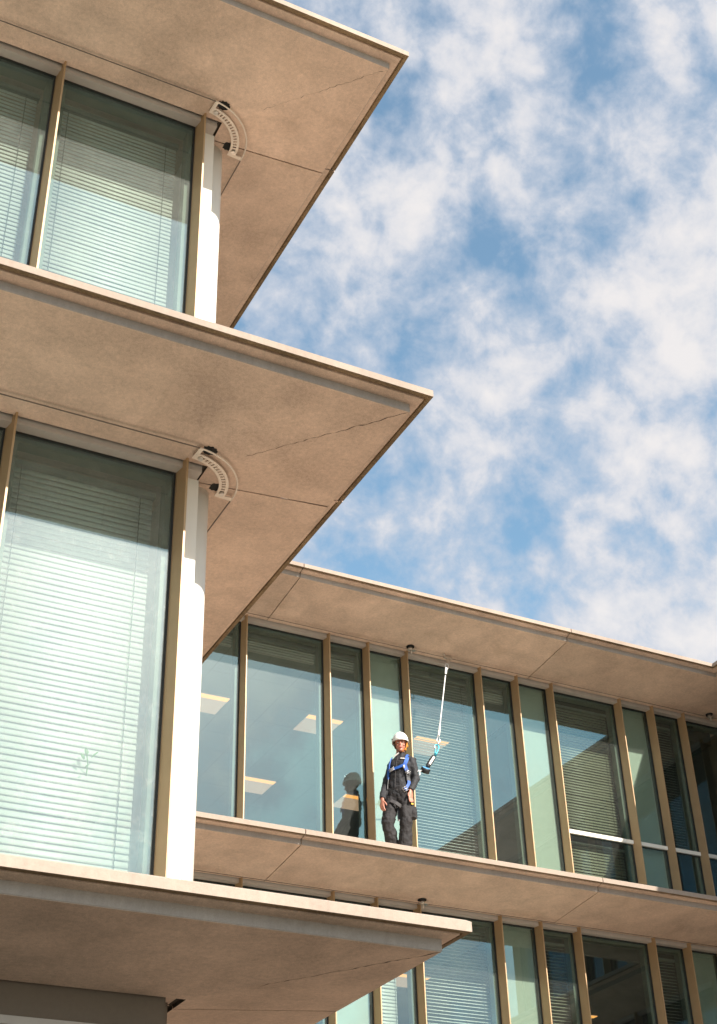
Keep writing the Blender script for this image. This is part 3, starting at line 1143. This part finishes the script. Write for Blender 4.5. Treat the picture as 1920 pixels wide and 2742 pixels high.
# hair under the helmet
mb = MB(raw=True)
hc = PO + HEAD
mb.ball(hc + HF * -.03 + UP * .005, (.080, .082, .070), 16, 0, HLm)
for s in (-1, 1):
    mb.tube([hc + HL * (.070 * s) + HF * .022 + UP * .035, hc + HL * (.074 * s) + HF * .012 - UP * .005, hc + HL * (.066 * s) - HF * .02 - UP * .05],
            [.012, .012, .008], 8)
mb.build('hair', M['hair'], person)

# --- jacket
arm_r = [.060, .055, .051, .051, .048, .045, .041]
jk = [lambda mb: loft(mb, [(c, a, b) for c, a, b in TOR], LF),
      limb([NECK + (SHL - NECK) * .45, *bend(SHL, ELL, WRL, 0)[0]], [.062] + arm_r),
      limb([NECK + (SHR - NECK) * .45, *bend(SHR, ELR, WRR, 0)[0]], [.062] + arm_r)]
jacket = fuse('jacket', jk, .0085, M['jacket'], person, 2, .032, .07)

# --- trousers with boots
tr = [lambda mb: loft(mb, [(V((-0.018, 0, .72)), .125, .095), (V((-0.018, 0, .80)), .155, .108), (V((-0.014, 0, .90)), .168, .112),
                           (V((-.008, 0, .97)), .150, .105)], LF),
      limb(*bend(HIL, KNL, ANL, [.094, .090, .082, .080, .078, .080, .078])),
      limb(*bend(HIR, KNR, ANR, [.094, .090, .082, .080, .078, .080, .078])),
      lambda mb: mb.tube([V((.085, -.14, .70)), V((.078, -.15, .54))], .05, 10, ell=[(.055, .04), (.055, .04)], up=LF)]
fuse('trousers', tr, .0085, M['trousers'], person, 2, .040, .075)
for an, kn in ((ANL, KNL), (ANR, KNR)):
    fuse('boot', [lambda mb, an=an: mb.tube([an + V((0, 0, .05)), an + V((0, 0, -.02))], [.060, .056], 12),
                  lambda mb, an=an: mb.tube([an - FW * .07 + V((0, 0, -.055)), an + FW * .03 + V((0, 0, -.05)), an + FW * .13 + V((0, 0, -.06)),
                                             an + FW * .18 + V((0, 0, -.065))], .05, 12,
                                            ell=[(.042, .045), (.046, .05), (.048, .038), (.03, .028)], up=LF)], .007, M['black'], person, 2)


def on_torso(th, z, off=.012):
    """point on the jacket front; th measured from straight ahead towards her left"""
    for (c0, a0, b0), (c1, a1, b1) in zip(TOR[:-1], TOR[1:]):
        if c0.z <= z <= c1.z:
            t = (z - c0.z) / (c1.z - c0.z)
            c, a, b = c0.lerp(c1, t), a0 + (a1 - a0) * t, b0 + (b1 - b0) * t
            q = lambda v: math.copysign(abs(v) ** (2 / 2.3), v)
            p = V((c.x, c.y, z)) + LF * (q(math.sin(th)) * (a + off)) + FW * (q(math.cos(th)) * (b + off))
            n = (LF * math.sin(th) / a + FW * math.cos(th) / b).normalized()
            return p, n
    return V((0, 0, z)), FW


def ribbon(mb, pts, nrm, wdt, thk=.005, mat=0):
    rings = []
    for i, p in enumerate(pts):
        t = (pts[min(i + 1, len(pts) - 1)] - pts[max(i - 1, 0)]).normalized()
        n = (nrm[i] - t * nrm[i].dot(t)).normalized()
        s = t.cross(n).normalized()
        rings.append([PO + p + s * (wdt / 2) + n * thk, PO + p - s * (wdt / 2) + n * thk, PO + p - s * (wdt / 2) - n * thk, PO + p + s * (wdt / 2) - n * thk])
    mb.sweep(rings, [mat] * 4)


def strap(mb, path, wdt=.044, mat=0, off=.014, steps=7):
    pts, nr = [], []
    for (t0, z0), (t1, z1) in zip(path[:-1], path[1:]):
        for k in range(steps):
            f = k / steps
            p, n = on_torso(math.radians(t0 + (t1 - t0) * f), z0 + (z1 - z0) * f, off)
            pts.append(p)
            nr.append(n)
    p, n = on_torso(math.radians(path[-1][0]), path[-1][1], off)
    pts.append(p)
    nr.append(n)
    ribbon(mb, pts, nr, wdt, mat=mat)


D = math.radians
hr = MB(raw=True)
# shoulder straps over the top, crossing to the back
strap(hr, [(150, 1.33), (110, 1.385), (65, 1.402), (46, 1.365), (38, 1.30), (33, 1.245)], .046)
harness = hr.build('harness', M['blue'], person)


def web(name, path, wdt, mat, off):
    m_ = MB(raw=True)
    strap(m_, path, wdt, off=off)
    return m_.build(name, mat, harness)


web('strap', [(33, 1.245), (42, 1.195), (52, 1.15)], .046, M['blue'], .017)
web('strap', [(-150, 1.33), (-110, 1.385), (-65, 1.40), (-48, 1.35), (-44, 1.27), (-48, 1.20), (-56, 1.10)], .044, M['blue'], .014)
web('strap', [(-46, 1.205), (-20, 1.20), (5, 1.215), (33, 1.245)], .034, M['blue'], .019)
web('strap', [(62, 1.03), (60, .985), (48, .935), (36, .905)], .044, M['blue'], .026)
web('dark_webbing', [(52, 1.15), (60, 1.09), (62, 1.03)], .05, M['black'], .018)
web('dark_webbing', [(-56, 1.10), (-58, 1.02), (-50, .95)], .044, M['black'], .016)


def buckle(th, z, w_, h_, tilt=0.0, off=.028):
    mb = MB(raw=True)
    p, n = on_torso(math.radians(th), z, off)
    s = UP.cross(n).normalized()
    u = n.cross(s).normalized()
    ca, sa = math.cos(tilt), math.sin(tilt)
    s, u = s * ca + u * sa, u * ca - s * sa
    c = PO + p
    cor = [c + s * w_ / 2 + u * h_ / 2, c - s * w_ / 2 + u * h_ / 2, c - s * w_ / 2 - u * h_ / 2, c + s * w_ / 2 - u * h_ / 2]
    mb.tube(cor + [cor[0], cor[1]], .0055, 6)
    mb.tube([c + s * w_ / 2, c - s * w_ / 2], .005, 6)
    return mb.build('buckle', M['alu'], harness)


buckle(53, 1.145, .062, .042, -.3)
buckle(37, .905, .060, .050, .5, .036)
buckle(-18, 1.20, .075, .032, .25, .026)
mb = MB(raw=True)
p, n = on_torso(D(30), 1.215, .026)
mb.tube([PO + p + V((0, 0, .018)), PO + p - V((0, 0, .018))], .011, 8)
mb.build('label_tag', M['whitelabel'], harness)
# leg strap with loose tail
mb = MB(raw=True)
th_pts = [(-0.16, -0.04, .78), (-.125, -.10, .735), (-.075, -.115, .70), (-.045, -.09, .665), (-.05, -.05, .60), (-.06, -.06, .54)]
ribbon(mb, [V(q) for q in th_pts], [V((-.4, -.9, .2))] * 6, .045)
mb.build('leg_strap', M['patch'], harness)
mb = MB(raw=True)
ribbon(mb, [V((-.055, -.07, .70)), V((-.06, -.075, .60)), V((-.062, -.085, .515))], [V((-.4, -.9, 0))] * 3, .07)
mb.build('tool_loop', M['black'], harness)
mb = MB(raw=True)
ribbon(mb, [V((-.062, -.09, .53)), V((-.062, -.092, .512))], [V((-.4, -.9, 0))] * 2, .05)
mb.build('label_tag', M['whitelabel'], harness)
# back ring where the lanyard clips on
mb = MB(raw=True)
pb, nb = on_torso(D(172), 1.30, .016)
mb.tube([PO + pb + nb * .012 + V((0, 0, .03 * math.sin(a))) + LF * .025 * math.cos(a) for a in [i * math.pi / 8 for i in range(17)]], .005, 6, caps=False)
mb.build('back_ring', M['alu'], harness)

# jacket details: zip, chest tape, collar label, pocket tab, pocket tag
mb = MB(raw=True)
zp = [on_torso(D(-3), z, .009) for z in (1.43, 1.38, 1.33, 1.28, 1.22, 1.15, 1.08, 1.0, .94)]
ribbon(mb, [a for a, b in zp], [b for a, b in zp], .006, .003)
mb.build('zip', M['patch'], jacket)
mb = MB(raw=True)
zp = [on_torso(D(t), z, .016) for t, z in ((-30, 1.412), (-12, 1.430), (6, 1.452))]
ribbon(mb, [a + FW * .004 for a, b in zp], [b for a, b in zp], .020, .003)
mb.build('collar_tape', M['whitelabel'], jacket)
mb = MB(raw=True)
zp = [on_torso(D(t), z, .013) for t, z in ((10, 1.356), (22, 1.348), (34, 1.340))]
ribbon(mb, [a for a, b in zp], [b for a, b in zp], .014, .003)
mb.build('chest_tape', M['whitelabel'], jacket)
mb = MB(raw=True)
zp = [V((.045, -.178, .725)), V((.075, -.180, .720))]
ribbon(mb, zp, [V((-.3, -.9, 0))] * 2, .018, .004)
mb.build('pocket_tag', M['yellow'], person)

# --- helmet
hb = MB(raw=True)
hc = PO + HEAD + UP * .028 - HF * .006
n, rings = 32, 9
vv = []
for i in range(rings + 1):
    ph = math.pi / 2 * i / rings
    for k in range(n):
        th = 2 * math.pi * k / n
        rx, ry, rz = .106, .134, .138
        fl = 1 + (.05 if i == rings else 0)
        q = HL * (rx * math.sin(ph) * math.cos(th) * fl) - HF * (ry * math.sin(ph) * math.sin(th) * fl) + UP * (rz * math.cos(ph))
        if i >= rings - 1:
            q += UP * (.010 * math.cos(th) ** 2 - .016) * (1 if i == rings else .4)
        vv.append(hc + q)
ff = []
for i in range(rings):
    for k in range(n):
        k2 = (k + 1) % n
        ff.append((i * n + k, (i + 1) * n + k, (i + 1) * n + k2, i * n + k2))
hb.add(vv, ff, 0, True)
for k in (-1, 0, 1):      # moulded ribs over the crown
    pts = []
    for i in range(13):
        a = math.pi * (.12 + .76 * i / 12)
        pts.append(hc + HF * (.136 * math.cos(a)) + UP * (.140 * math.sin(a)) + HL * (.030 * k))
    if k == 0:
        hb.tube(pts, .0055, 6)
helm = hb.build('helmet', M['helmet'], person)
md = helm.modifiers.new('thickness', 'SOLIDIFY')
md.thickness = .005
for s in (-1, 1):
    mb = MB(raw=True)
    for i in range(2):
        a = hc + HL * (.098 * s) + HF * (.050 - .05 * i) + UP * .028
        mb.tube([a, a + HL * (.012 * s)], .010, 8)
    mb.build('vent', M['black'], helm)
    mb = MB(raw=True)
    mb.tube([hc + HL * (.088 * s) + HF * .035 - UP * .01, PO + HEAD + HL * (.070 * s) + HF * .03 - UP * .06, PO + HEAD + HL * .015 * s + HF * .055 - UP * .128], .0045, 6)
    mb.tube([hc + HL * (.088 * s) - HF * .06 - UP * .01, PO + HEAD + HL * (.070 * s) + HF * .03 - UP * .06], .0045, 6)
    mb.build('chin_strap', M['black'] if s < 0 else M['orange'], helm)
mb = MB(raw=True)
mb.ball(PO + HEAD + HL * .085 - HF * .015 - UP * .015, (.012, .018, .022), 10, 0, HLm)
mb.ball(PO + HEAD + HL * .062 + HF * .035 - UP * .088, (.012, .014, .016), 10, 0, HLm)
mb.build('adjuster', M['orange'], helm)

# ------------------------------------------------------------------ lanyard between cable and harness
lo = empty('safety_lanyard', PO + V((.76, .1, 2.3)), 'white rope lanyard with blue carabiner and reel running from the cable to the worker', 'lanyard')


def Q(x, z, y=.10):
    return PO + V((x, y, z))


zcab = soff(L[2], 1.62) - .075
cabm = P(14.596, YB + 1.62, zcab)
mb = MB(raw=True)
for s in (-1, 1):
    mb.tube([cabm + V((.034 * s, 0, .012)), cabm + V((.034 * s, 0, -.014))], .016, 10)
mb.box(cabm + V((-.062, -.012, -.012)), cabm + V((.062, .012, .016)))
mb.box(cabm + V((-.024, -.008, -.075)), cabm + V((.024, .008, -.012)))
mb.tube([cabm + V((-.056, -.02, .012)), cabm + V((-.075, -.03, .03)), cabm + V((-.068, -.03, .045))], .008, 6)
mb.build('shuttle', M['steel'], lo)
top = cabm + V((0, 0, -.075))


def link(c, a_, b_, up, sd, r=.0055, n=18):
    return [c + sd * (a_ * math.cos(2 * math.pi * i / n)) + up * (b_ * math.sin(2 * math.pi * i / n)) for i in range(n + 1)]


VX, VZ = V((1, 0, 0)), V((0, 0, 1))
rt = Q(.861, 2.915)
rb = Q(.672, 1.872)
mb = MB(raw=True)
mb.tube(link(top.lerp(rt, .30), .016, .038, VZ, V((0, 1, 0))), .006, 6, caps=False)
mb.tube(link(top.lerp(rt, .72), .026, .044, VZ, VX), .0065, 6, caps=False)
mb.build('shackle', M['steel'], lo)
ax = (rb - rt).normalized()
mb = MB(raw=True)
n = 90
pts = [rt.lerp(rb, i / n) for i in range(n + 1)]
rs = []
for i in range(n + 1):
    t = i / n
    base = .0165 if t < .09 else (.0155 if t > .86 else .0085)
    rs.append(base + (.0009 if i % 2 else -.0009))
mb.tube(pts, rs, 8)
mb.build('rope', M['rope'], lo)
mb = MB(raw=True)
mb.tube([rt.lerp(rb, .10), rt.lerp(rb, .108)], .0178, 8)
mb.build('whipping', M['black'], lo)
mb = MB(raw=True)
th = Q(.664, 1.815)
mb.tube([th + V((-.006, 0, .055)), th + V((-.027, 0, -.012)), th + V((-.020, 0, -.032)), th + V((.018, 0, -.032)), th + V((.025, 0, -.012)), th + V((.006, 0, .055))],
        .006, 6)
mb.tube([th + V((-.003, 0, -.03)), Q(.655, 1.745)], .010, 8)
mb.build('thimble', M['alu'], lo)
mb = MB(raw=True)
ca_ = [(.652, 1.738), (.615, 1.735), (.602, 1.715), (.612, 1.675), (.602, 1.625), (.592, 1.580), (.606, 1.572), (.622, 1.61), (.646, 1.66), (.662, 1.70), (.655, 1.735)]
mb.tube([Q(x, z) for x, z in ca_ + ca_[:1]], .0085, 8)
mb.build('carabiner', M['cyan'], lo)
mb = MB(raw=True)
mb.tube([Q(.598, 1.715), Q(.602, 1.675)], .010, 8)
mb.build('gate', M['whitelabel'], lo)
a0, a1 = Q(.588, 1.575), Q(.470, 1.395)
ad = (a1 - a0).normalized()
mb = MB(raw=True)
mb.tube([a0, a0.lerp(a1, .08), a0.lerp(a1, .5), a0.lerp(a1, .92), a1], .03, 14, ell=[(.012, .012), (.030, .022), (.034, .024), (.030, .022), (.015, .015)],
        up=V((1, 0, .6)))
ab = mb.build('energy_absorber', M['black'], lo)
mb = MB(raw=True)
sdv = ad.cross(V((0, 1, 0))).normalized()
e0, e1 = a0.lerp(a1, .15) - V((0, .026, 0)), a0.lerp(a1, .80) - V((0, .026, 0))
ribv = [e0 + sdv * .014, e0 - sdv * .014, e1 - sdv * .014, e1 + sdv * .014]
mb.add([v + V((0, d, 0)) for d in (-.002, .004) for v in ribv], [(0, 1, 2, 3), (7, 6, 5, 4), (0, 4, 5, 1), (1, 5, 6, 2), (2, 6, 7, 3), (3, 7, 4, 0)])
mb.build('label_tag', M['whitelabel'], ab)
rc = Q(.440, 1.348)
mb = MB(raw=True)
rax = V((.06, -.62, .78)).normalized()
mb.tube([rc - rax * .035, rc - rax * .030, rc + rax * .022, rc + rax * .028], [.055, .062, .062, .055], 24)
rl = mb.build('reel', M['black'], lo)
mb = MB(raw=True)
mb.tube([rc + rax * .0285, rc + rax * .034], [.050, .046], 24)
mb.build('reel_cover', M['reelblue'], rl)
mb = MB(raw=True)
pbk = PO + pb + nb * .03
mb.tube([rc - V((.05, 0, .012)), Q(.355, 1.318, .09), Q(.325, 1.318, .085), pbk], [.012, .012, .009, .007], 8)
mb.tube(link(Q(.335, 1.285, .085), .014, .03, VZ, VX), .005, 6, caps=False)
mb.build('snap_hook', M['alu'], lo)
